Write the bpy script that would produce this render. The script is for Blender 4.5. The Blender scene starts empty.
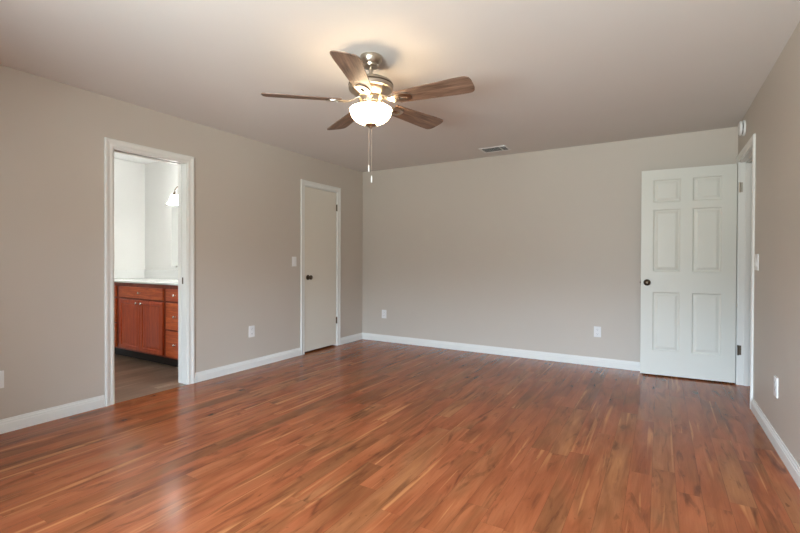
import bpy, bmesh, math, random
from mathutils import Vector, Matrix
random.seed(7)
PI = math.pi
scene = bpy.context.scene
C = scene.collection

# ------------------------------------------------------------------ camera
CF, CYAW, CCY, CH, CPT, CRL = 437.68, 0.53591, 264.12, 1.1573, -0.00908, 0.0030
fw = Vector((-math.sin(CYAW)*math.cos(CPT), math.cos(CYAW)*math.cos(CPT), math.sin(CPT)))
rr = Vector((math.cos(CYAW), math.sin(CYAW), 0)); uu = rr.cross(fw)
r2 = rr*math.cos(CRL) + uu*math.sin(CRL); u2 = -rr*math.sin(CRL) + uu*math.cos(CRL)
cd = bpy.data.cameras.new('camera'); cam = bpy.data.objects.new('camera', cd); C.objects.link(cam)
cd.sensor_fit = 'HORIZONTAL'; cd.sensor_width = 36; cd.lens = CF*36/800
cd.shift_y = -(266.5-CCY)/800; cd.clip_start = 0.03
m3 = Matrix((r2, u2, -fw)).transposed()
cam.matrix_world = Matrix.Translation((0, 0, CH)) @ m3.to_4x4()
scene.camera = cam

# ------------------------------------------------------------------ colour settings
vs = scene.view_settings
vs.view_transform = 'Standard'; vs.look = 'None'; vs.gamma = 1; vs.use_curve_mapping = False
vs.exposure = 0.75

def lin(r, g, b):
    f = lambda c: (c/255/12.92 if c/255 <= .04045 else ((c/255+.055)/1.055)**2.4)
    return (f(r), f(g), f(b), 1)

# ------------------------------------------------------------------ world: daylight outside the windows behind the camera
W = bpy.data.worlds.new('daylight'); scene.world = W; W.use_nodes = True
nt = W.node_tree; nt.nodes.clear()
wo = nt.nodes.new('ShaderNodeOutputWorld'); bg = nt.nodes.new('ShaderNodeBackground')
tc = nt.nodes.new('ShaderNodeTexCoord'); sp = nt.nodes.new('ShaderNodeSeparateXYZ')
mr = nt.nodes.new('ShaderNodeMapRange'); mr.inputs['From Min'].default_value = -1; mr.inputs['From Max'].default_value = 1
cr = nt.nodes.new('ShaderNodeValToRGB')
e = cr.color_ramp.elements
e[0].position = 0.0; e[0].color = (1.25, 1.38, 1.46, 1)
e[1].position = 0.35; e[1].color = (1.25, 1.38, 1.46, 1)
for pos, col in ((.40, (.80, .87, .90, 1)), (.50, (.44, .48, .50, 1)), (.555, (.48, .53, .58, 1)), (.60, (1.38, 1.66, 2.1, 1)), (1.0, (1.2, 1.5, 2.0, 1))):
    q = e.new(pos); q.color = col
nt.links.new(tc.outputs['Generated'], sp.inputs[0]); nt.links.new(sp.outputs['Z'], mr.inputs['Value'])
nt.links.new(mr.outputs[0], cr.inputs[0]); nt.links.new(cr.outputs[0], bg.inputs[0]); nt.links.new(bg.outputs[0], wo.inputs[0])
bg.inputs[1].default_value = 18.5

# ------------------------------------------------------------------ room numbers (metres)
XL, XR, YB, YR, H, T = -3.751, 0.632, 5.239, -1.35, 2.44, 0.12
BX, BYB, BY0 = -5.964, 3.318, 1.0       # bathroom: far wall, vanity wall, near wall
BA, BB, BT = 1.828, 2.478, 2.055        # bathroom doorway
CA, CB, CT = 4.010, 4.655, 2.075        # closet door
DA, DB, DT = 4.395, 5.148, 2.09         # entry door
WINS = ((-1.8, 0.35),); WZ0, WZ1 = 0.55, 2.1

for (a, b) in WINS:                     # daylight portals in the window openings
    ld = bpy.data.lights.new('window_daylight', 'AREA'); ld.shape = 'RECTANGLE'; ld.size = b-a; ld.size_y = WZ1-WZ0
    ld.cycles.is_portal = True
    lo = bpy.data.objects.new('window_daylight', ld); C.objects.link(lo)
    lo.location = ((a+b)/2, YR-.07, (WZ0+WZ1)/2); lo.rotation_euler = (-PI/2, 0, PI)

BOWL_E, SHADE_E, HALL_E, BATH_E = 12.5, 15.0, 5.0, 17.0

# ------------------------------------------------------------------ material helpers
def newmat(name):
    m = bpy.data.materials.new(name); m.use_nodes = True
    return m, m.node_tree, m.node_tree.nodes['Principled BSDF']
def N(nt, t, **k):
    n = nt.nodes.new(t)
    for a, v in k.items(): setattr(n, a, v)
    return n
def math_(nt, op, a, b=None, c=None):
    n = N(nt, 'ShaderNodeMath', operation=op)
    for i, v in enumerate((a, b, c)):
        if v is None: continue
        if isinstance(v, (int, float)): n.inputs[i].default_value = v
        else: nt.links.new(v, n.inputs[i])
    return n.outputs[0]
def noise(nt, vec, scale, detail=3, rough=.5, dist=0):
    n = N(nt, 'ShaderNodeTexNoise'); nt.links.new(vec, n.inputs['Vector'])
    n.inputs['Scale'].default_value = scale; n.inputs['Detail'].default_value = detail
    n.inputs['Roughness'].default_value = rough; n.inputs['Distortion'].default_value = dist
    return n.outputs['Fac']
def ramp(nt, fac, stops, interp='LINEAR'):
    n = N(nt, 'ShaderNodeValToRGB'); nt.links.new(fac, n.inputs[0]); n.color_ramp.interpolation = interp
    el = n.color_ramp.elements
    el[0].position, el[0].color = stops[0]; el[1].position, el[1].color = stops[-1]
    for p, c in stops[1:-1]:
        q = el.new(p); q.color = c
    return n.outputs[0]
def mix(nt, fac, a, b, mode='MIX'):
    n = N(nt, 'ShaderNodeMix', data_type='RGBA', blend_type=mode)
    for s, v in ((0, fac), (6, a), (7, b)):
        if isinstance(v, (int, float)): n.inputs[s].default_value = v
        elif isinstance(v, tuple): n.inputs[s].default_value = v
        else: nt.links.new(v, n.inputs[s])
    return n.outputs[2]
def bump(nt, b, height, strength, dist=.001):
    n = N(nt, 'ShaderNodeBump'); n.inputs['Strength'].default_value = strength; n.inputs['Distance'].default_value = dist
    nt.links.new(height, n.inputs['Height']); nt.links.new(n.outputs[0], b.inputs['Normal'])
def objco(nt): return N(nt, 'ShaderNodeTexCoord').outputs['Object']
def mapping(nt, vec, scale=(1, 1, 1), loc=(0, 0, 0)):
    n = N(nt, 'ShaderNodeMapping'); nt.links.new(vec, n.inputs[0]); n.inputs['Scale'].default_value = scale; n.inputs['Location'].default_value = loc
    return n.outputs[0]

def paint(name, col, rough=.6, var=.04, bs=.15, scale=180, spec=.5, stretch=(1, 1, 1)):
    m, nt, b = newmat(name); co = objco(nt)
    big = noise(nt, co, 1.3, 2)
    dk = tuple(c*(1-var) for c in col[:3]) + (1,); lt = tuple(min(1, c*(1+var)) for c in col[:3]) + (1,)
    nt.links.new(ramp(nt, big, [(.3, dk), (.7, lt)]), b.inputs['Base Color'])
    b.inputs['Roughness'].default_value = rough; b.inputs['Specular IOR Level'].default_value = spec
    bump(nt, b, noise(nt, mapping(nt, co, stretch), scale, 2), bs)
    return m
def metal(name, col, rough=.3, aniso=True):
    m, nt, b = newmat(name); co = objco(nt)
    f = noise(nt, mapping(nt, co, (3, 3, 90)), 12, 2)
    nt.links.new(ramp(nt, f, [(.3, tuple(c*.88 for c in col[:3])+(1,)), (.7, col)]), b.inputs['Base Color'])
    b.inputs['Metallic'].default_value = 1; b.inputs['Roughness'].default_value = rough
    return m
def emis(name, col, strength, base=(.9, .9, .88, 1)):
    m, nt, b = newmat(name); b.inputs['Base Color'].default_value = base; b.inputs['Roughness'].default_value = .25
    f = noise(nt, objco(nt), 14, 2)
    nt.links.new(ramp(nt, f, [(.2, tuple(c*.93 for c in col[:3])+(1,)), (.8, col)]), b.inputs['Emission Color'])
    b.inputs['Emission Strength'].default_value = strength
    return m
def planks(name, w, L, x0, pal, rough=.3, knots=True, seam=(.03, .012, .006, 1), tone=1.0, coat=.0):
    """boards running along Y, each with its own tone, figure, knots and end joint"""
    m, nt, b = newmat(name); co = objco(nt)
    s = N(nt, 'ShaderNodeSeparateXYZ'); nt.links.new(co, s.inputs[0]); X, Y = s.outputs[0], s.outputs[1]
    xs = math_(nt, 'DIVIDE', math_(nt, 'SUBTRACT', X, x0), w); col = math_(nt, 'FLOOR', xs); fx = math_(nt, 'FRACT', xs)
    wn = N(nt, 'ShaderNodeTexWhiteNoise', noise_dimensions='1D'); nt.links.new(col, wn.inputs['W'])
    ys = math_(nt, 'DIVIDE', math_(nt, 'ADD', Y, math_(nt, 'MULTIPLY', wn.outputs['Value'], 7.3)), L)
    wob = math_(nt, 'MULTIPLY', math_(nt, 'SINE', math_(nt, 'MULTIPLY', ys, 2.1)), .28)
    ys2 = math_(nt, 'ADD', ys, wob); row = math_(nt, 'FLOOR', ys2); fy = math_(nt, 'FRACT', ys2)
    cb = N(nt, 'ShaderNodeCombineXYZ'); nt.links.new(col, cb.inputs[0]); nt.links.new(row, cb.inputs[1])
    w2 = N(nt, 'ShaderNodeTexWhiteNoise', noise_dimensions='2D'); nt.links.new(cb.outputs[0], w2.inputs['Vector'])
    R, = (w2.outputs['Value'],); RC = w2.outputs['Color']
    cs = N(nt, 'ShaderNodeSeparateXYZ'); nt.links.new(RC, cs.inputs[0])
    # per-board shifted coordinates
    g = N(nt, 'ShaderNodeCombineXYZ')
    nt.links.new(math_(nt, 'ADD', X, math_(nt, 'MULTIPLY', R, 13.0)), g.inputs[0])
    nt.links.new(math_(nt, 'ADD', Y, math_(nt, 'MULTIPLY', cs.outputs[1], 17.0)), g.inputs[1])
    nt.links.new(math_(nt, 'MULTIPLY', R, 29.0), g.inputs[2]); G = g.outputs[0]
    lowf = noise(nt, mapping(nt, co, (2.2, .7, 1)), 1.6, 3, .5, .8)      # tone drifting within and across boards
    tone_f = math_(nt, 'ADD', math_(nt, 'MULTIPLY', cs.outputs[0], .55), math_(nt, 'MULTIPLY', ramp(nt, lowf, [(.3, (0, 0, 0, 1)), (.7, (1, 1, 1, 1))]), .45))
    base = ramp(nt, tone_f, pal)
    fig = noise(nt, mapping(nt, G, (7, 1.0, 1)), 1.7, 3, .5, 1.0)       # broad cathedral figure
    fine = noise(nt, mapping(nt, G, (60, 2.2, 1)), 2.2, 4, .65, .4)      # fine pores
    c1 = mix(nt, ramp(nt, fig, [(.32, (0, 0, 0, 1)), (.70, (1, 1, 1, 1))]), mix(nt, 1.0, base, (.72, .62, .56, 1), 'MULTIPLY'), mix(nt, 1.0, base, (1.12, 1.10, 1.06, 1), 'MULTIPLY'))
    c1 = mix(nt, 1.0, c1, ramp(nt, fine, [(.3, (.90, .87, .84, 1)), (.7, (1.06, 1.06, 1.06, 1))]), 'MULTIPLY')
    # pale sapwood streaks and dark mineral streaks
    sap = noise(nt, mapping(nt, G, (14, .55, 1), (3, 5, 0)), 1.5, 2, .5, .6)
    c1 = mix(nt, math_(nt, 'MULTIPLY', ramp(nt, sap, [(.62, (0, 0, 0, 1)), (.70, (1, 1, 1, 1))]), .55), c1, mix(nt, 1.0, pal[-1][1], (1.45, 1.5, 1.4, 1), 'MULTIPLY'))
    dk = noise(nt, mapping(nt, G, (8, 1.3, 1), (7, 1, 0)), 1.5, 5, .6, 1.4)
    c1 = mix(nt, math_(nt, 'MULTIPLY', ramp(nt, dk, [(.55, (0, 0, 0, 1)), (.72, (1, 1, 1, 1))]), .7 if knots else .3), c1, mix(nt, 1.0, pal[0][1], (.30, .24, .22, 1), 'MULTIPLY'))
    if knots:
        v = N(nt, 'ShaderNodeTexVoronoi', feature='F1'); nt.links.new(mapping(nt, G, (1, .55, 1)), v.inputs['Vector']); v.inputs['Scale'].default_value = 4.6
        vs_ = N(nt, 'ShaderNodeSeparateXYZ'); nt.links.new(v.outputs['Color'], vs_.inputs[0])
        d = math_(nt, 'ADD', v.outputs['Distance'], math_(nt, 'MULTIPLY', math_(nt, 'SUBTRACT', noise(nt, G, 26, 2), .5), .10))
        k = ramp(nt, d, [(.0, (1, 1, 1, 1)), (.05, (.9, .9, .9, 1)), (.07, (.30, .30, .30, 1)), (.10, (.45, .45, .45, 1)), (.13, (.15, .15, .15, 1)), (.19, (0, 0, 0, 1))])
        k = math_(nt, 'MULTIPLY', k, math_(nt, 'GREATER_THAN', vs_.outputs[0], .55))
        spk = noise(nt, mapping(nt, G, (40, 14, 1)), 1.6, 2, .5, .5)
        c1 = mix(nt, math_(nt, 'MULTIPLY', ramp(nt, spk, [(.70, (0, 0, 0, 1)), (.78, (1, 1, 1, 1))]), .5), c1, mix(nt, 1.0, pal[0][1], (.25, .18, .15, 1), 'MULTIPLY'))
        c1 = mix(nt, math_(nt, 'MULTIPLY', k, .85), c1, mix(nt, 1.0, pal[0][1], (.16, .12, .10, 1), 'MULTIPLY'))
    # seams
    ex = math_(nt, 'MULTIPLY', math_(nt, 'MINIMUM', fx, math_(nt, 'SUBTRACT', 1.0, fx)), w)
    ey = math_(nt, 'MULTIPLY', math_(nt, 'MINIMUM', fy, math_(nt, 'SUBTRACT', 1.0, fy)), L)
    sm = math_(nt, 'LESS_THAN', math_(nt, 'MINIMUM', ex, math_(nt, 'MULTIPLY', ey, 1.6)), .0008)
    c1 = mix(nt, math_(nt, 'MULTIPLY', sm, .5), c1, seam)
    if tone != 1.0: c1 = mix(nt, 1.0, c1, (tone, tone, tone, 1), 'MULTIPLY')
    nt.links.new(c1, b.inputs['Base Color'])
    rg = math_(nt, 'ADD', math_(nt, 'MULTIPLY', fig, .12), rough-.06); nt.links.new(rg, b.inputs['Roughness'])
    hgt = math_(nt, 'SUBTRACT', math_(nt, 'MULTIPLY', fine, .25), sm)
    hgt = math_(nt, 'ADD', hgt, math_(nt, 'MULTIPLY', noise(nt, mapping(nt, G, (7, .8, 1)), 1.0, 1), 2.0))
    bump(nt, b, hgt, .2, .0005)
    if coat: b.inputs['Coat Weight'].default_value = coat; b.inputs['Coat Roughness'].default_value = .25
    return m
def wood(name, a, bcol, rough=.35, axis=0, freq=1.0, dark=None):
    """solid stained wood, grain running along local AXIS"""
    m, nt, b = newmat(name); co = objco(nt)
    sc = [22*freq, 22*freq, 22*freq]; sc[axis] = 1.6*freq
    f = noise(nt, mapping(nt, co, tuple(sc)), 1.6, 4, .6, .9)
    f2 = noise(nt, mapping(nt, co, tuple(x*4 for x in sc)), 2, 3, .6)
    c = ramp(nt, f, [(.3, a), (.7, bcol)])
    c = mix(nt, 1.0, c, ramp(nt, f2, [(.3, (.75, .72, .7, 1)), (.7, (1.08, 1.08, 1.08, 1))]), 'MULTIPLY')
    if dark:
        f3 = noise(nt, mapping(nt, co, tuple(x*1.3 for x in sc), (4, 2, 1)), 1.3, 4, .6, 1.5)
        c = mix(nt, ramp(nt, f3, [(.56, (0, 0, 0, 1)), (.7, (1, 1, 1, 1))]), c, dark)
    nt.links.new(c, b.inputs['Base Color']); b.inputs['Roughness'].default_value = rough
    bump(nt, b, f2, .15, .0005)
    return m

WALL = lin(196, 186, 173)
M = {}
M['wall'] = paint('greige_wall_paint', WALL, .48, .012, .12, 240)
M['ceiling'] = paint('ceiling_paint', lin(222, 218, 212), .85, .012, .25, 120)
M['white_wall'] = paint('bathroom_white_paint', lin(228, 229, 226), .7, .01, .1, 240)
M['white_ceiling'] = paint('bathroom_ceiling_white', lin(246, 247, 246), .8, .005, .1, 120)
M['trim'] = paint('white_trim_paint', lin(228, 227, 220), .35, .008, .0, 60)
M['door'] = paint('white_door_paint', lin(222, 222, 212), .33, .01, .2, 9, stretch=(14, 14, .8))
M['slab'] = paint('cream_slab_door_paint', lin(222, 215, 200), .42, .012, .15, 9, stretch=(10, 10, .8))
M['plastic'] = paint('white_plastic', lin(232, 231, 228), .3, .01, .02, 60)
M['chain'] = paint('beaded_chain', lin(176, 160, 142), .35, .02, .02, 60)
M['slot'] = paint('dark_slot', lin(40, 38, 36), .6, .02, .02, 60)
M['seamdark'] = paint('dark_recess', lin(24, 22, 20), .9, .02, .02, 60)
M['nickel'] = metal('brushed_nickel', lin(196, 184, 168), .28)
M['bronze'] = metal('aged_bronze', lin(96, 84, 70), .32)
M['chrome'] = metal('satin_chrome', lin(215, 213, 208), .2)
M['hinge'] = metal('dark_hinge_metal', lin(104, 92, 78), .4)
M['bowl'] = emis('lit_frosted_glass', (1.0, .74, .46, 1), BOWL_E)
M['shade'] = emis('lit_white_glass', (1.0, .98, .95, 1), SHADE_E)
M['counter'] = paint('white_cultured_marble', lin(232, 234, 232), .15, .02, .02, 30)
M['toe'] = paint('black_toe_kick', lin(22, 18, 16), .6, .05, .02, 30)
M['cherry'] = wood('cherry_wood_across', lin(178, 70, 28), lin(216, 108, 48), .4, 0, 1.0)
M['cherry_v'] = wood('cherry_wood_upright', lin(172, 60, 26), lin(208, 92, 40), .4, 2, 1.0)
M['cherry_frame'] = wood('cherry_wood_frame', lin(120, 40, 18), lin(158, 62, 28), .4, 2, 1.0)
M['blade'] = wood('weathered_walnut_blade', lin(92, 70, 56), lin(150, 122, 102), .45, 0, 1.0, lin(52, 36, 28))
M['floor'] = planks('acacia_floor_boards', .108, 1.25, XR-.013, [
    (.0, lin(124, 80, 50)), (.25, lin(144, 88, 54)), (.45, lin(160, 91, 57)), (.62, lin(164, 97, 60)), (.8, lin(154, 99, 63)), (1.0, lin(176, 116, 73))], .20)
M['floor'].node_tree.nodes['Principled BSDF'].inputs['Specular IOR Level'].default_value = .19
M['bfloor'] = planks('grey_wood_look_tile', .15, .9, BX, [
    (.0, lin(98, 85, 73)), (.35, lin(118, 103, 90)), (.7, lin(136, 119, 105)), (1.0, lin(160, 142, 127))], .35, knots=False, seam=(.05, .045, .04, 1))
m, nt, b = newmat('mirror_glass'); b.inputs['Metallic'].default_value = 1; b.inputs['Roughness'].default_value = .02
nt.links.new(ramp(nt, noise(nt, objco(nt), 3, 1), [(0, (.86, .88, .87, 1)), (1, (.88, .9, .89, 1))]), b.inputs['Base Color']); M['mirror'] = m
m, nt, b = newmat('window_glass'); tr = N(nt, 'ShaderNodeBsdfTransparent'); tr.inputs[0].default_value = (.95, .97, .96, 1)
gl = N(nt, 'ShaderNodeBsdfGlossy'); gl.inputs['Roughness'].default_value = .02; fr_ = N(nt, 'ShaderNodeFresnel'); fr_.inputs[0].default_value = 1.45
mx = N(nt, 'ShaderNodeMixShader'); nt.links.new(fr_.outputs[0], mx.inputs[0]); nt.links.new(tr.outputs[0], mx.inputs[1]); nt.links.new(gl.outputs[0], mx.inputs[2])
nt.links.new(mx.outputs[0], nt.nodes['Material Output'].inputs[0]); M['glass'] = m

# ------------------------------------------------------------------ mesh helpers
def box(bm, x0, y0, z0, x1, y1, z1, bev=0, seg=2):
    v = [bm.verts.new(p) for p in ((x0, y0, z0), (x1, y0, z0), (x1, y1, z0), (x0, y1, z0), (x0, y0, z1), (x1, y0, z1), (x1, y1, z1), (x0, y1, z1))]
    fs = [bm.faces.new([v[i] for i in q]) for q in ((3, 2, 1, 0), (4, 5, 6, 7), (0, 1, 5, 4), (1, 2, 6, 5), (2, 3, 7, 6), (3, 0, 4, 7))]
    if bev:
        bmesh.ops.bevel(bm, geom=list({e for f in fs for e in f.edges}), offset=bev, segments=seg, affect='EDGES', profile=.5)
    return fs
def lathe(bm, prof, n=32, c=(0, 0, 0), M4=None):
    """profile of (radius, z) spun about Z"""
    rings = []
    for r, z in prof:
        if r < 1e-6: rings.append([bm.verts.new((c[0], c[1], c[2]+z))])
        else: rings.append([bm.verts.new((c[0]+r*math.cos(2*PI*i/n), c[1]+r*math.sin(2*PI*i/n), c[2]+z)) for i in range(n)])
    for a, b_ in zip(rings, rings[1:]):
        for i in range(n):
            j = (i+1) % n
            if len(a) == 1 and len(b_) == 1: continue
            if len(a) == 1: bm.faces.new((a[0], b_[j], b_[i]))
            elif len(b_) == 1: bm.faces.new((a[i], a[j], b_[0]))
            else: bm.faces.new((a[i], a[j], b_[j], b_[i]))
    if M4 is not None: bmesh.ops.transform(bm, matrix=M4, verts=[v for r in rings for v in r])
    return rings
def tube(bm, pts, r, n=10):
    prev = None; rings = []
    for k, p in enumerate(pts):
        p = Vector(p); a = Vector(pts[max(0, k-1)]); c_ = Vector(pts[min(len(pts)-1, k+1)])
        d = (c_-a).normalized(); u = d.cross(Vector((0, 0, 1)))
        if u.length < .1: u = d.cross(Vector((1, 0, 0)))
        u.normalize(); w = d.cross(u); rk = r[k] if isinstance(r, (list, tuple)) else r
        rings.append([bm.verts.new(p+(u*math.cos(2*PI*i/n)+w*math.sin(2*PI*i/n))*rk) for i in range(n)])
    for a, b_ in zip(rings, rings[1:]):
        for i in range(n): bm.faces.new((a[i], a[(i+1) % n], b_[(i+1) % n], b_[i]))
    bm.faces.new(rings[0]); bm.faces.new(rings[-1][::-1])
def build(name, bm, mat, parent=None, smooth=None, loc=(0, 0, 0), rot=(0, 0, 0)):
    bmesh.ops.recalc_face_normals(bm, faces=bm.faces)
    me = bpy.data.meshes.new(name); bm.to_mesh(me); bm.free()
    me.materials.append(mat)
    o = bpy.data.objects.new(name, me); C.objects.link(o); o.location = loc; o.rotation_euler = rot
    if parent: o.parent = parent
    if smooth:
        for p in me.polygons: p.use_smooth = True
        try: me.set_sharp_from_angle(angle=math.radians(smooth))
        except Exception: pass
    return o
def empty(name, loc=(0, 0, 0), rot=(0, 0, 0)):
    o = bpy.data.objects.new(name, None); C.objects.link(o); o.location = loc; o.rotation_euler = rot; o.empty_display_size = .1
    return o
def tag(o, label, cat, kind=None, group=None):
    o['label'] = label; o['category'] = cat
    if kind: o['kind'] = kind
    if group: o['group'] = group
    return o
def S(o, label, cat): return tag(o, label, cat, 'structure')
def BM(): return bmesh.new()
def boxes(name, lst, mat, parent=None, **k):
    bm = BM()
    for q in lst: box(bm, *q)
    return build(name, bm, mat, parent, **k)

# ------------------------------------------------------------------ room shell
S(boxes('floor', [(XL, YR, -.05, XR+T*.5, YB, 0)], M['floor']), 'knotty reddish-brown hardwood plank floor of the empty bedroom', 'floor')
S(boxes('ceiling', [(XL-T, YR-T, H, XR+T, YB+T, H+.08)], M['ceiling']), 'plain greige ceiling above the bedroom carrying the fan', 'ceiling')
S(boxes('wall_left', [(XL-T, YR-T, 0, XL, BA, H), (XL-T, BA, BT, XL, BB, H), (XL-T, BB, 0, XL, CA, H), (XL-T, CA, CT, XL, CB, H), (XL-T, CB, 0, XL, YB+T, H)], M['wall']),
  'greige bedroom wall holding the bathroom doorway and the narrow closet door', 'wall')
S(boxes('wall_back', [(XL, YB, 0, XR, YB+T, H)], M['wall']), 'wide greige wall between the closet corner and the open white door', 'wall')
S(boxes('wall_right', [(XR, YR-T, 0, XR+T, DA, H), (XR, DA, DT, XR+T, DB, H), (XR, DB, 0, XR+T, YB+T, H)], M['wall']),
  'shaded greige wall with the entry doorway, light switch and outlet', 'wall')
rear = [(XL, YR-T, 0, XR, YR, WZ0), (XL, YR-T, WZ1, XR, YR, H)]
xs = [XL] + [v for w in WINS for v in w] + [XR]
for i in range(0, len(xs), 2): rear.append((xs[i], YR-T, WZ0, xs[i+1], YR, WZ1))
S(boxes('wall_rear', rear, M['wall']), 'greige wall behind the viewer with a wide window', 'wall')
# bathroom
S(boxes('floor_bathroom', [(BX, BY0, -.05, XL, BYB, -.002)], M['bfloor']), 'grey-brown wood-look tile floor seen through the bathroom doorway', 'floor')
S(boxes('wall_bathroom_far', [(BX-.1, BY0-.1, 0, BX, BYB+.1, H)], M['white_wall']), 'bright white bathroom wall opposite the doorway', 'wall')
S(boxes('wall_bathroom_back', [(BX, BYB, 0, XL-T, BYB+.1, H)], M['white_wall']), 'bright white bathroom wall behind the vanity', 'wall')
S(boxes('wall_bathroom_front', [(BX, BY0-.1, 0, XL-T, BY0, H)], M['white_wall']), 'white bathroom wall facing the vanity', 'wall')
S(boxes('wall_bathroom_side', [(XL-T-.01, BY0, 0, XL-T, BA, H), (XL-T-.01, BA, BT, XL-T, BB, H), (XL-T-.01, BB, 0, XL-T, BYB, H)], M['white_wall']), 'white inner face of the bathroom doorway wall', 'wall')
S(boxes('ceiling_bathroom', [(BX-.1, BY0-.1, H, XL-T, BYB+.1, H+.08)], M['white_ceiling']), 'bright white bathroom ceiling', 'ceiling')
# closet back, hallway
S(boxes('wall_closet', [(XL-.75, CA-.25, 0, XL-.70, CB+.25, H), (XL-.75, CA-.30, 0, XL-T, CA-.25, H), (XL-.75, CB+.25, 0, XL-T, CB+.30, H)], M['wall']), 'dark closet interior behind the narrow slab door', 'wall')
HX = XR+T+1.0
S(boxes('floor_closet', [(XL-.75, CA-.30, -.05, XL, CB+.30, -.001)], M['floor']), 'hardwood floor inside the closet behind the narrow door', 'floor')
S(boxes('ceiling_closet', [(XL-.75, CA-.30, H, XL-T, CB+.30, H+.08)], M['ceiling']), 'closet ceiling behind the narrow slab door', 'ceiling')
S(boxes('floor_hallway', [(XR+T*.5, 2.9, -.05, HX, YB+1.2, 0)], M['floor']), 'hardwood hallway floor beyond the entry door', 'floor')
S(boxes('wall_hallway', [(HX, 2.8, 0, HX+.1, YB+1.3, H), (XR+T, 2.8, 0, HX, 2.9, H), (XR, YB+1.2, 0, HX, YB+1.3, H), (XR, YB+T, 0, XR+T, YB+1.2, H)], M['wall']), 'greige hallway wall beyond the entry door', 'wall')
S(boxes('ceiling_hallway', [(XR+T, 2.8, H, HX+.1, YB+1.3, H+.08), (XR, YB+T, H, XR+T, YB+1.3, H+.08)], M['ceiling']), 'hallway ceiling beyond the entry door', 'ceiling')

# windows in the rear wall
for i, (a, b_) in enumerate(WINS):
    zc = (WZ0+WZ1)/2; y0, y1 = YR-.09, YR-.05
    fr = boxes('window_%d' % (i+1), [(a, y0, WZ0, a+.04, y1, WZ1), (b_-.04, y0, WZ0, b_, y1, WZ1), (a+.04, y0, WZ0, b_-.04, y1, WZ0+.04), (a+.04, y0, WZ1-.04, b_-.04, y1, WZ1), (a+.04, y0, zc-.02, b_-.04, y1, zc+.02)], M['plastic'])
    S(fr, 'wide white sash window in the wall behind the viewer', 'window')
    boxes('window_glass', [(a+.04, YR-.072, WZ0+.04, b_-.04, YR-.068, zc-.02), (a+.04, YR-.072, zc+.02, b_-.04, YR-.068, WZ1-.04)], M['glass'], fr)
    boxes('window_sill', [(a-.03, YR, WZ0-.025, b_+.03, YR+.04, WZ0)], M['trim'], fr)

# ------------------------------------------------------------------ baseboards
BBP = [(0, 0), (.014, 0), (.014, .060), (.011, .066), (.011, .074), (.007, .082), (.006, .092), (0, .092)]
def baseboard(name, p0, p1, nrm, label, mitre=(0, 0)):
    bm = BM(); p0 = Vector(p0); p1 = Vector(p1); n = Vector(nrm); d = (p1-p0).normalized()
    A = []; B = []
    for t, z in BBP:
        A.append(bm.verts.new(tuple((p0+n*t+d*(mitre[0]*t)).to_tuple()[:2])+(z,)))
        B.append(bm.verts.new(tuple((p1+n*t-d*(mitre[1]*t)).to_tuple()[:2])+(z,)))
    k = len(BBP)
    for i in range(k): bm.faces.new((A[i], A[(i+1) % k], B[(i+1) % k], B[i]))
    bm.faces.new(A[::-1]); bm.faces.new(B)
    return S(build(name, bm, M['trim']), label, 'baseboard')
CW = .064
baseboard('baseboard_left', (XL, YR, 0), (XL, BA-CW, 0), (1, 0, 0), 'white baseboard on the wall before the bathroom doorway', (0, 0))
baseboard('baseboard_middle', (XL, BB+CW, 0), (XL, CA-CW, 0), (1, 0, 0), 'white baseboard between the bathroom doorway and the closet door')
baseboard('baseboard_corner', (XL, CB+CW, 0), (XL, YB, 0), (1, 0, 0), 'short white baseboard between the closet door and the corner', (0, 1))
baseboard('baseboard_back', (XL, YB, 0), (XR, YB, 0), (0, -1, 0), 'long white baseboard along the back wall', (1, 1))
baseboard('baseboard_right', (XR, YR, 0), (XR, DA-CW, 0), (-1, 0, 0), 'white baseboard along the shaded wall below its outlet', (0, 0))
baseboard('baseboard_rear', (XL, YR, 0), (XR, YR, 0), (0, 1, 0), 'white baseboard along the wall behind the viewer', (1, 1))

# ------------------------------------------------------------------ door casings and jambs
CP = [(0, 0), (0, .008), (.006, .011), (.016, .011), (.022, .009), (.030, .010), (.046, .016), (.058, .017), (CW, .013), (CW, 0)]
def casing_bm(x, sgn, a, b_, top):
    """mitred casing round an opening a..b (y) up to top, on the wall plane x; sgn = direction into the room"""
    bm = BM(); rows = []
    for w, t in CP:
        rows.append([bm.verts.new((x+sgn*t, yy, zz)) for yy, zz in ((a-w, 0), (a-w, top+w), (b_+w, top+w), (b_+w, 0))])
    k = len(rows)
    for i in range(k-1):
        for j in range(3): bm.faces.new((rows[i][j], rows[i][j+1], rows[i+1][j+1], rows[i+1][j]))
    for j in range(3): bm.faces.new((rows[-1][j], rows[-1][j+1], rows[0][j+1], rows[0][j]))
    bm.faces.new([r[0] for r in rows]); bm.faces.new([r[3] for r in rows][::-1])
    return bm
G_ = .006
# 1: bathroom doorway (pocket track slot in its head)
c1 = build('trim_1', casing_bm(XL, 1, BA+G_, BB-G_, BT-G_), M['trim'])
S(c1, 'white mitred casing around the open bathroom doorway', 'door casing')
jm = boxes('jamb', [(XL-T-.01, BA, 0, XL, BA+.014, BT), (XL-T-.01, BB-.014, 0, XL-.078, BB, BT), (XL-.05, BB-.014, 0, XL, BB, BT),
     (XL-T-.01, BA+.014, BT-.014, XL-.085, BB-.014, BT), (XL-.045, BA+.014, BT-.014, XL, BB-.014, BT), (XL-.078, BB-.010, 0, XL-.05, BB, BT)], M['trim'], c1)
boxes('pocket_track', [(XL-.085, BA+.014, BT-.006, XL-.045, BB-.014, BT)], M['seamdark'], c1)
boxes('strike_plate', [(XL-.073, BB-.0125, .93, XL-.055, BB-.009, .99)], M['bronze'], c1)
c1b = build('trim_4', casing_bm(XL-T-.01, -1, BA+G_, BB-G_, BT-G_), M['trim'])
S(c1b, 'white casing on the bathroom side of the open doorway', 'door casing')
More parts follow.
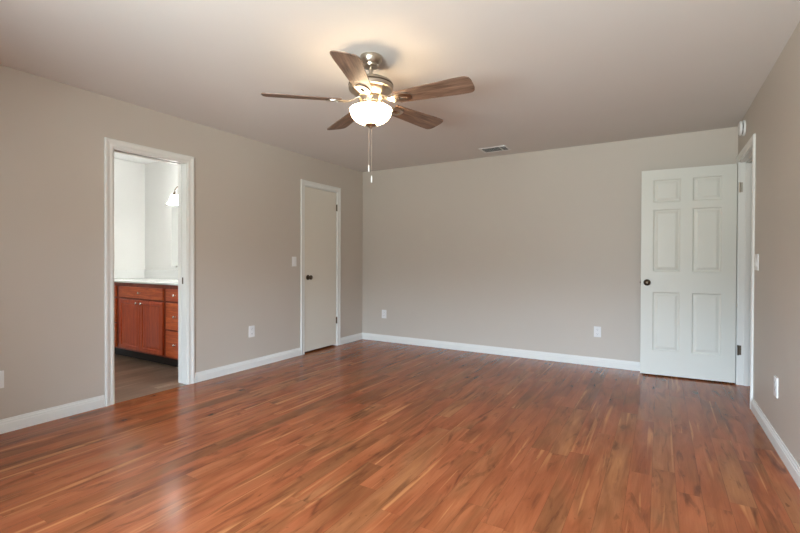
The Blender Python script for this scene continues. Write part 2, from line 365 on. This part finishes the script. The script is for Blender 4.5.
# 2: closet
c2 = build('trim_2', casing_bm(XL, 1, CA+G_, CB-G_, CT-G_), M['trim'])
S(c2, 'white casing around the closed narrow closet door', 'door casing')
boxes('jamb', [(XL-T, CA, 0, XL, CA+.012, CT), (XL-T, CB-.012, 0, XL, CB, CT), (XL-T, CA+.012, CT-.012, XL, CB-.012, CT)], M['trim'], c2)
# 3: entry door
c3 = build('trim_3', casing_bm(XR, -1, DA+G_, DB-G_, DT-G_), M['trim'])
S(c3, 'white casing around the entry doorway on the shaded wall', 'door casing')
boxes('jamb', [(XR, DA, 0, XR+T, DA+.014, DT), (XR, DB-.014, 0, XR+T, DB, DT), (XR, DA+.014, DT-.014, XR+T, DB-.014, DT)], M['trim'], c3)
boxes('door_stop', [(XR+.046, DB-.026, 0, XR+.08, DB-.014, DT-.014), (XR+.046, DA+.014, 0, XR+.08, DA+.026, DT-.014), (XR+.046, DA+.026, DT-.026, XR+.08, DB-.026, DT-.014)], M['trim'], c3)
c5 = build('trim_5', casing_bm(XR+T, 1, DA+G_, DB-G_, DT-G_), M['trim'])
S(c5, 'white casing on the hallway side of the entry doorway', 'door casing')

# ------------------------------------------------------------------ door knobs and hinges
def knob(parent, x, y, z, rot, s=1.0, mat='bronze'):
    bm = BM()
    lathe(bm, [(0, 0), (.032, 0), (.032, .004), (.026, .009), (.013, .012), (.011, .026), (.014, .032), (.024, .038), (.028, .047), (.027, .056), (.020, .063), (.008, .066), (0, .066)], 28)
    return build('door_knob', bm, M[mat], parent, smooth=40, loc=(x, y, z), rot=rot)

# closet slab door
cd_ = boxes('door_1', [(XL-.040, CA+.015, .022, XL-.006, CB-.015, CT-.016)], M['slab'])
S(cd_, 'closed narrow cream slab closet door with dark round knob', 'door')
k = knob(cd_, XL-.006, 4.087, .94, (0, PI/2, 0)); k['label'] = 'dark bronze round knob'
for z in (1.858, .345):
    bm = BM(); lathe(bm, [(0, 0), (.006, 0), (.006, .09), (0, .09)], 12); box(bm, -.004, -.016, .004, .002, .006, .086)
    build('hinge', bm, M['hinge'], cd_, smooth=40, loc=(XL+.004, CB-.012, z-.045))

# six-panel entry door, swung open against the back wall
DW, DHT, DTH = .782, 2.055, .035
bm = BM()
ux = [0, .105, .338, .437, .670, DW]; uz = [.0, .243, .832, 1.037, 1.658, 1.728, 1.955, DHT]
def gridface(y, flip):
    V = [[bm.verts.new((u, y, z)) for z in uz] for u in ux]; P = []
    for i in range(len(ux)-1):
        for j in range(len(uz)-1):
            q = (V[i][j], V[i+1][j], V[i+1][j+1], V[i][j+1])
            f = bm.faces.new(q[::-1] if flip else q)
            if i in (1, 3) and j in (1, 3, 5): P.append(f)
    return V, P
Va, Pa = gridface(0, False); Vb, Pb = gridface(DTH, True)
def ring(V): return [V[i][0] for i in range(len(ux))] + [V[-1][j] for j in range(1, len(uz))] + [V[i][-1] for i in range(len(ux)-2, -1, -1)] + [V[0][j] for j in range(len(uz)-2, 0, -1)]
ra, rb = ring(Va), ring(Vb)
for i in range(len(ra)): bm.faces.new((ra[(i+1) % len(ra)], ra[i], rb[i], rb[(i+1) % len(ra)]))
bmesh.ops.recalc_face_normals(bm, faces=bm.faces)
P = Pa+Pb
bmesh.ops.inset_individual(bm, faces=P, thickness=.011, depth=-.009, use_even_offset=True)
bmesh.ops.inset_individual(bm, faces=P, thickness=.009, depth=0, use_even_offset=True)
bmesh.ops.inset_individual(bm, faces=P, thickness=.022, depth=.0065, use_even_offset=True)
hx, hy = XR-.012, 5.130
fx_, fy_ = -.166, 5.085
ang = math.atan2(hy-fy_, hx-fx_)
ed = build('door_2', bm, M['door'], loc=(fx_, fy_, .014), rot=(0, 0, ang))
S(ed, 'white six-panel entry door swung open in front of the back wall', 'door')
k = knob(ed, .055, 0, .925, (PI/2, 0, 0)); k['label'] = 'dark bronze round knob'
knob(ed, .055, DTH, .925, (-PI/2, 0, 0))
boxes('latch_plate', [(-.0015, .006, .895, .001, .029, .955), (-.009, .012, .917, 0, .023, .933)], M['bronze'], ed)
for z in (1.845, .325):       # hinge leaf on the jamb with its knuckle
    bm = BM(); box(bm, .012, -.0025, -.045, .030, 0, .045); lathe(bm, [(0, -.047), (.007, -.047), (.007, .047), (0, .047)], 12, (.006, -.004, 0))
    build('hinge', bm, M['hinge'] if z < 1 else M['nickel'], c3, smooth=40, loc=(XR-.004, DB-.0145, z))

# ------------------------------------------------------------------ outlets and switches
def plate(kind, name, label, at, face, w=.072, h=.116, gang=1, group=None, th=.006):
    """local frame: plate in XZ plane facing -Y, back on the wall"""
    rz = {'back': 0, 'left': PI/2, 'right': -PI/2}[face]
    root = tag(empty(name, at, (0, 0, rz)), label, 'outlet' if kind == 'outlet' else 'light switch', group=group)
    bm = BM(); box(bm, -w/2, -th, -h/2, w/2, 0, h/2, .0022, 2); build('cover_plate', bm, M['plastic'], root)
    if kind == 'outlet':
        for zz in (.024, -.024):
            bm = BM(); box(bm, -.017, -th-.0015, zz-.0145, .017, -th+.001, zz+.0145, .001, 1)
            r = build('receptacle', bm, M['plastic'], root)
            boxes('slots', [(-.0075, -th-.0019, zz-.001, -.0055, -th-.001, zz+.008), (.0055, -th-.0019, zz-.001, .0075, -th-.001, zz+.008), (-.002, -th-.0019, zz-.010, .002, -th-.001, zz-.006)], M['slot'], r)
    else:
        for g in range(gang):
            x = (g-(gang-1)/2)*.046
            bm = BM(); box(bm, x-.017, -th-.001, -.034, x+.017, -th+.001, .034, .001, 1)
            box(bm, x-.0155, -th-.0045, -.032, x+.0155, -th, .001, .0012, 1); box(bm, x-.0155, -th-.0022, .001, x+.0155, -th, .032, .0012, 1)
            build('rocker', bm, M['plastic'], root)
    return root
GP = 'wall outlets around the room'
plate('outlet', 'wall_outlet', 'white outlet low on the left wall, cut by the edge of the picture', (XL, 1.118, .358), 'left', group=GP)
plate('outlet', 'wall_outlet', 'white outlet between the bathroom doorway and the closet door', (XL, 3.210, .390), 'left', w=.076, h=.12, group=GP)
plate('outlet', 'wall_outlet', 'white outlet on the back wall near the closet corner', (-3.37, YB, .390), 'back', w=.078, h=.12, group=GP)
plate('outlet', 'wall_outlet', 'white outlet on the back wall beside the open white door', (-.585, YB, .377), 'back', group=GP)
plate('outlet', 'wall_outlet', 'white outlet on the shaded wall above its baseboard', (XR, 3.540, .375), 'right', w=.080, h=.125, group=GP, th=.009)
plate('switch', 'light_switch', 'white single light switch beside the closet door', (XL, 3.842, 1.137), 'left')
plate('switch', 'light_switch', 'white double light switch beside the entry doorway casing', (XR, 4.215, 1.150), 'right', w=.116, h=.122, gang=2, th=.008)

# smoke detector on the shaded wall above the entry door
sd = tag(empty('smoke_detector', (XR, 4.86, 2.328), (0, -PI/2, 0)), 'white round smoke detector high above the entry doorway', 'smoke detector')
bm = BM(); lathe(bm, [(0, 0), (.066, 0), (.068, .006), (.066, .014), (.058, .016), (0, .016)], 36); build('base', bm, M['plastic'], sd, smooth=40)
bm = BM(); lathe(bm, [(0, .015), (.050, .015), (.050, .022), (0, .022)], 36); build('vent_ring', bm, M['slot'], sd, smooth=40)
bm = BM(); lathe(bm, [(.030, .021), (.060, .022), (.062, .030), (.056, .040), (.030, .044), (0, .044)], 36); build('cover', bm, M['plastic'], sd, smooth=40)

# ceiling register
vx0, vx1, vy0, vy1 = -1.800, -1.485, 4.790, 5.010
cv = tag(empty('ceiling_vent', ((vx0+vx1)/2, (vy0+vy1)/2, H)), 'small white rectangular air vent in the ceiling near the back wall', 'vent')
hx2, hy2 = (vx1-vx0)/2, (vy1-vy0)/2; bw = .022
bm = BM()
for q in ((-hx2, -hy2, hx2, -hy2+bw), (-hx2, hy2-bw, hx2, hy2), (-hx2, -hy2+bw, -hx2+bw, hy2-bw), (hx2-bw, -hy2+bw, hx2, hy2-bw)): box(bm, q[0], q[1], -.007, q[2], q[3], 0, .002, 1)
build('frame', bm, M['plastic'], cv)
boxes('duct_shade_sheet', [(-hx2+bw, -hy2+bw, -.0015, hx2-bw, hy2-bw, -.0003)], M['seamdark'], cv)  # near-black sheet painted as the shade inside the duct, ceiling solid above
n = 6
for i in range(n):
    yy = -hy2+bw+(i+.5)*(2*hy2-2*bw)/n
    bm = BM(); box(bm, -hx2+bw, -.008, -.0007, hx2-bw, .008, .0007)
    build('louver', bm, M['trim'], cv, loc=(0, yy, -.006), rot=(math.radians(20), 0, 0))
boxes('divider', [(hx2-bw-.062, -hy2+bw, -.012, hx2-bw-.056, hy2-bw, -.001)], M['trim'], cv)

# ------------------------------------------------------------------ ceiling fan
FX, FY = -1.579, 2.292
fan = tag(empty('ceiling_fan', (FX, FY, H)), 'five-blade brushed nickel ceiling fan with lit glass bowl', 'ceiling fan')
def fz(z): return z-H
bm = BM(); lathe(bm, [(0, 0), (.070, 0), (.071, -.008), (.066, -.030), (.056, -.045), (.052, -.050), (.048, -.052), (.044, -.064), (.020, -.068), (0, -.068)], 40); build('canopy', bm, M['nickel'], fan, smooth=35)
bm = BM(); lathe(bm, [(0, -.05), (.0115, -.05), (.0115, -.128), (.019, -.131), (.022, -.140), (0, -.140)], 24); build('downrod', bm, M['nickel'], fan, smooth=40)
bm = BM(); lathe(bm, [(0, fz(2.303)), (.055, fz(2.301)), (.095, fz(2.295)), (.122, fz(2.283)), (.128, fz(2.278)), (.134, fz(2.275)), (.140, fz(2.266)), (.141, fz(2.240)), (.138, fz(2.230)), (.126, fz(2.226)), (.108, fz(2.205)), (.100, fz(2.200)), (.086, fz(2.185)), (0, fz(2.182))], 56); mh = build('motor_housing', bm, M['nickel'], fan, smooth=30)
bm = BM(); lathe(bm, [(.1405, fz(2.262)), (.1420, fz(2.260)), (.1420, fz(2.255)), (.1405, fz(2.253))], 56); build('trim_band', bm, M['bronze'], mh, smooth=40)
bm = BM(); lathe(bm, [(0, fz(2.184)), (.072, fz(2.184)), (.074, fz(2.172)), (.072, fz(2.150)), (.078, fz(2.140)), (.080, fz(2.124)), (.050, fz(2.116)), (0, fz(2.116))], 40); build('light_fitter', bm, M['nickel'], fan, smooth=35)
prof = []
for i in range(15):
    a = i/14*PI/2; prof.append((.131*math.cos(a)**.95 if i < 14 else .004, fz(2.100)-.088*math.sin(a)))
prof = [(.135, fz(2.106))] + prof
inner = [(max(r-.004, .002), z+.004) for r, z in prof[::-1]]
bm = BM(); lathe(bm, prof+inner, 56); build('glass_bowl', bm, M['bowl'], fan, smooth=60)['label'] = 'lit frosted white glass bowl'
bm = BM(); lathe(bm, [(0, fz(2.024)), (.030, fz(2.022)), (.038, fz(2.016)), (.038, fz(2.010)), (.028, fz(2.002)), (.014, fz(1.998)), (.009, fz(1.990)), (0, fz(1.988))], 28); build('finial', bm, M['nickel'], fan, smooth=35)
# blade geometry: local +X outward, pitched about X
RB = .665; R0 = .185
def blade_bm():
    bm = BM(); out = []
    # lower edge then rounded tip then upper edge
    pts = []
    for s in [i/14 for i in range(15)]:
        x = R0+(RB-.045-R0)*s; w = .056+.022*min(1, s*1.15)
        pts.append((x, -w))
    tip = []
    for i in range(1, 12):
        a = -PI/2+PI*i/12
        tip.append((RB-.045+.045*math.copysign(abs(math.cos(a))**.75, math.cos(a)), (.078)*math.copysign(abs(math.sin(a))**.62, math.sin(a))))
    up = [(x, -y) for x, y in pts[::-1]]
    loop = pts+tip+up
    th = .0055
    lo = [bm.verts.new((x, y, -th/2)) for x, y in loop]; hi = [bm.verts.new((x, y, th/2)) for x, y in loop]
    bm.faces.new(lo[::-1]); bm.faces.new(hi)
    for i in range(len(loop)):
        j = (i+1) % len(loop); bm.faces.new((lo[i], lo[j], hi[j], hi[i]))
    return bm
def iron_bm():
    """bracket: arm from hub dropping to a pierced shield-shaped plate under the blade"""
    bm = BM(); th = .004
    # arm (tapered strip following a curve)
    path = [(.070, .026), (.095, .016), (.120, .003), (.145, -.007), (.175, -.009)]
    hw = [.022, .019, .019, .024, .034]
    prev = None
    for (x, z), w in zip(path, hw):
        cur = [bm.verts.new((x, -w, z-th)), bm.verts.new((x, w, z-th)), bm.verts.new((x, w, z+th)), bm.verts.new((x, -w, z+th))]
        if prev:
            for i in range(4): bm.faces.new((prev[i], prev[(i+1) % 4], cur[(i+1) % 4], cur[i]))
        else: bm.faces.new(cur)
        prev = cur
    bm.faces.new(prev[::-1])
    # pierced plate: ring between outer shield and inner slot
    cx = .222; n = 28; z0, z1 = -.0115, -.0045
    O, I = [], []
    for i in range(n):
        a = 2*PI*i/n; ca, sa = math.cos(a), math.sin(a)
        O.append((cx+.058*math.copysign(abs(ca)**.8, ca), .041*math.copysign(abs(sa)**.7, sa)*(1 if ca < .3 else 1-.25*(ca-.3))))
        I.append((cx+.004+.030*math.copysign(abs(ca)**.8, ca), .0135*math.copysign(abs(sa)**.7, sa)))
    vo0 = [bm.verts.new((x, y, z0+.001)) for x, y in O]; vo1 = [bm.verts.new((x, y, z1)) for x, y in O]
    vi0 = [bm.verts.new((x, y, z0-.001)) for x, y in I]; vi1 = [bm.verts.new((x, y, z1)) for x, y in I]
    for i in range(n):
        j = (i+1) % n
        bm.faces.new((vo0[i], vo0[j], vi0[j], vi0[i])); bm.faces.new((vo1[i], vi1[i], vi1[j], vo1[j]))
        bm.faces.new((vo0[i], vo1[i], vo1[j], vo0[j])); bm.faces.new((vi0[i], vi0[j], vi1[j], vi1[i]))
    return bm
ZB = fz(2.158); PITCH = math.radians(13)
bl0 = None
for kk in range(5):
    a = math.radians(4.8+72*kk)
    if bl0 is None:
        bl0 = build('blade', blade_bm(), M['blade'], fan, loc=(0, 0, ZB)); ir0 = build('blade_iron', iron_bm(), M['nickel'], bl0, smooth=35); b_o = bl0
        # shift so pierced plate sits right under the blade
    else:
        b_o = bl0.copy(); C.objects.link(b_o); b_o.parent = fan
        i_o = ir0.copy(); C.objects.link(i_o); i_o.parent = b_o
    b_o.rotation_euler = (Matrix.Rotation(a, 3, 'Z') @ Matrix.Rotation(-PITCH, 3, 'X')).to_euler()
for dx, dy, zend in ((-.0105, -.006, 1.757), (.0045, .003, 1.690)):
    bm = BM(); tube(bm, [(dx, dy, fz(1.997)), (dx, dy, fz(zend))], .0009, 6); ch = build('pull_chain', bm, M['chain'], fan)
    bm = BM(); lathe(bm, [(0, .002), (.0025, .001), (.0045, -.006), (.0052, -.024), (.0045, -.040), (0, -.043)], 14, (dx, dy, fz(zend))); build('chain_pull', bm, M['plastic'], ch, smooth=50)

# ------------------------------------------------------------------ bathroom vanity
VY = 2.76; VR = -4.17; VZ0, VZ1 = .10, .885
van = tag(empty('vanity_cabinet', (-5.06, VY, 0)), 'cherry wood bathroom vanity with doors and drawers seen through doorway', 'vanity')
VO = Vector((-5.06, VY, 0))
def vb(name, q, mat, parent=van, bev=0, off=VO):
    bm = BM(); box(bm, q[0]-off.x, q[1]-off.y, q[2], q[3]-off.x, q[4]-off.y, q[5], bev, 2)
    return build(name, bm, M[mat], parent)
vb('body', (BX+.002, VY, VZ0, VR, BYB-.002, VZ1), 'cherry_frame')
vb('toe_kick', (BX+.002, VY+.06, 0, VR, BYB-.002, VZ0), 'toe')
def cab_knob(parent, x, y, z):
    bm = BM(); lathe(bm, [(0, 0), (.008, 0), (.006, .004), (.005, .012), (.013, .017), (.015, .022), (.011, .027), (0, .029)], 18)
    build('knob', bm, M['chrome'], parent, smooth=45, loc=(x-VO.x, y-VO.y, z), rot=(PI/2, 0, 0))
def drawer(x0, x1, z0, z1):
    d = vb('drawer', (x0, VY-.019, z0, x1, VY, z1), 'cherry', bev=.005); cab_knob(d, (x0+x1)/2, VY-.019, (z0+z1)/2); return d
def cdoor(x0, x1, z0, z1, kx):
    bm = BM(); fs = box(bm, x0-VO.x, -.019, z0, x1-VO.x, 0, z1)
    bmesh.ops.recalc_face_normals(bm, faces=bm.faces)
    f = [f for f in bm.faces if f.normal.y < -.9][:1]
    bmesh.ops.inset_individual(bm, faces=f, thickness=.004, depth=.002)
    bmesh.ops.inset_individual(bm, faces=f, thickness=.052, depth=0)
    bmesh.ops.inset_individual(bm, faces=f, thickness=.008, depth=-.009)
    bmesh.ops.inset_individual(bm, faces=f, thickness=.010, depth=0)
    bmesh.ops.inset_individual(bm, faces=f, thickness=.020, depth=.004)
    d = build('cabinet_door', bm, M['cherry_v'], van); cab_knob(d, kx, VY-.019, z1-.035)
drawer(-5.475, -4.60, .714, .842)
cdoor(-5.475, -5.041, .122, .694, -5.085); cdoor(-5.034, -4.60, .122, .694, -4.990)
for z0, z1 in ((.714, .842), (.412, .694), (.118, .394)): drawer(-4.545, -4.195, z0, z1); drawer(-5.90, -5.555, z0, z1)
ct = tag(empty('countertop', (-5.06, 3.0, VZ1)), 'white countertop with backsplash on the cherry bathroom vanity', 'countertop')
TO = Vector((-5.06, 3.0, VZ1))
def tb(name, q, bev=.004):
    bm = BM(); box(bm, q[0]-TO.x, q[1]-TO.y, q[2]-TO.z, q[3]-TO.x, q[4]-TO.y, q[5]-TO.z, bev, 2); return build(name, bm, M['counter'], ct)
tb('slab', (BX+.001, VY-.03, VZ1+.0005, VR+.02, BYB-.001, VZ1+.022))
tb('backsplash', (BX+.001, BYB-.022, VZ1+.022, VR+.02, BYB-.001, VZ1+.135)); tb('side_splash', (BX+.001, VY-.02, VZ1+.022, BX+.022, BYB-.022, VZ1+.135))
mi = tag(empty('mirror', (-4.65, BYB-.002, 1.45)), 'frameless wall mirror above the white bathroom countertop', 'mirror')
boxes('mirror_glass', [(-.70, -.006, -.385, .72, 0, .385)], M['mirror'], mi)
for q in ((-.60, -.385), (.60, -.385)): boxes('clip', [(q[0]-.012, -.010, q[1]-.008, q[0]+.012, -.001, q[1]+.014)], M['chrome'], mi)
# vanity light: bar, three curved arms, three lit bell shades
vl = tag(empty('vanity_light', (-4.65, BYB, 1.99)), 'nickel vanity light with lit white bell shades above mirror', 'wall light')
bm = BM(); box(bm, -.30, -.025, -.045, .30, -.001, .045, .012, 3); build('back_plate', bm, M['nickel'], vl)
SH = []
for sx in (-.40, 0, .40):
    ax = sx*.45
    pts = [(ax, -.02, 0), (ax+(sx-ax)*.15, -.07, .045), (ax+(sx-ax)*.45, -.125, .062), (ax+(sx-ax)*.8, -.15, .040), (sx, -.155, .002), (sx, -.155, -.03)]
    P2 = []
    for i in range(len(pts)-1):
        for t in (0, .25, .5, .75): P2.append(tuple(pts[i][j]*(1-t)+pts[i+1][j]*t for j in range(3)))
    P2.append(pts[-1])
    bm = BM(); tube(bm, P2, .0065, 10); ar = build('arm', bm, M['hinge'], vl, smooth=60)
    bm = BM(); lathe(bm, [(0, 0), (.018, -.002), (.022, -.03), (0, -.03)], 20, (sx, -.155, -.025)); build('socket', bm, M['hinge'], ar, smooth=40)
    pr = [(.022, -.05), (.034, -.056), (.046, -.075), (.053, -.105), (.062, -.135), (.080, -.158), (.090, -.165)]
    bm = BM(); lathe(bm, [(r, z) for r, z in pr]+[(r-.003, z+.001) for r, z in pr[::-1]], 32, (sx, -.155, 0)); build('glass_shade', bm, M['shade'], ar, smooth=60)

# added lamp, out of view, lighting the hallway beyond the entry door
hl = tag(empty('hallway_added_light', (XR+T+.5, 4.3, H)), 'added unseen round hallway light beyond the entry doorway', 'ceiling light')
bm = BM(); lathe(bm, [(0, 0), (.16, 0), (.165, -.02), (.15, -.025), (0, -.025)], 36); build('base', bm, M['nickel'], hl, smooth=40)
M['hall'] = emis('hall_added_glow', (1, .93, .82, 1), HALL_E)
bm = BM(); lathe(bm, [(.15, -.024), (.145, -.05), (.11, -.08), (.05, -.096), (0, -.10)], 36); build('added_diffuser', bm, M['hall'], hl, smooth=60)

bc = tag(empty('bathroom_fill_light', (-4.95, 1.75, H)), 'added unseen round fill light in front of the vanity', 'ceiling light')  # unseen lamp added to brighten the vanity front and bathroom
bm = BM(); lathe(bm, [(0, 0), (.17, 0), (.175, -.02), (.16, -.025), (0, -.025)], 36); build('base', bm, M['nickel'], bc, smooth=40)
M['bath'] = emis('bathroom_fill_glow', (1, .98, .95, 1), BATH_E)
bm = BM(); lathe(bm, [(.16, -.024), (.155, -.05), (.12, -.08), (.055, -.096), (0, -.10)], 36); build('added_diffuser', bm, M['bath'], bc, smooth=60)
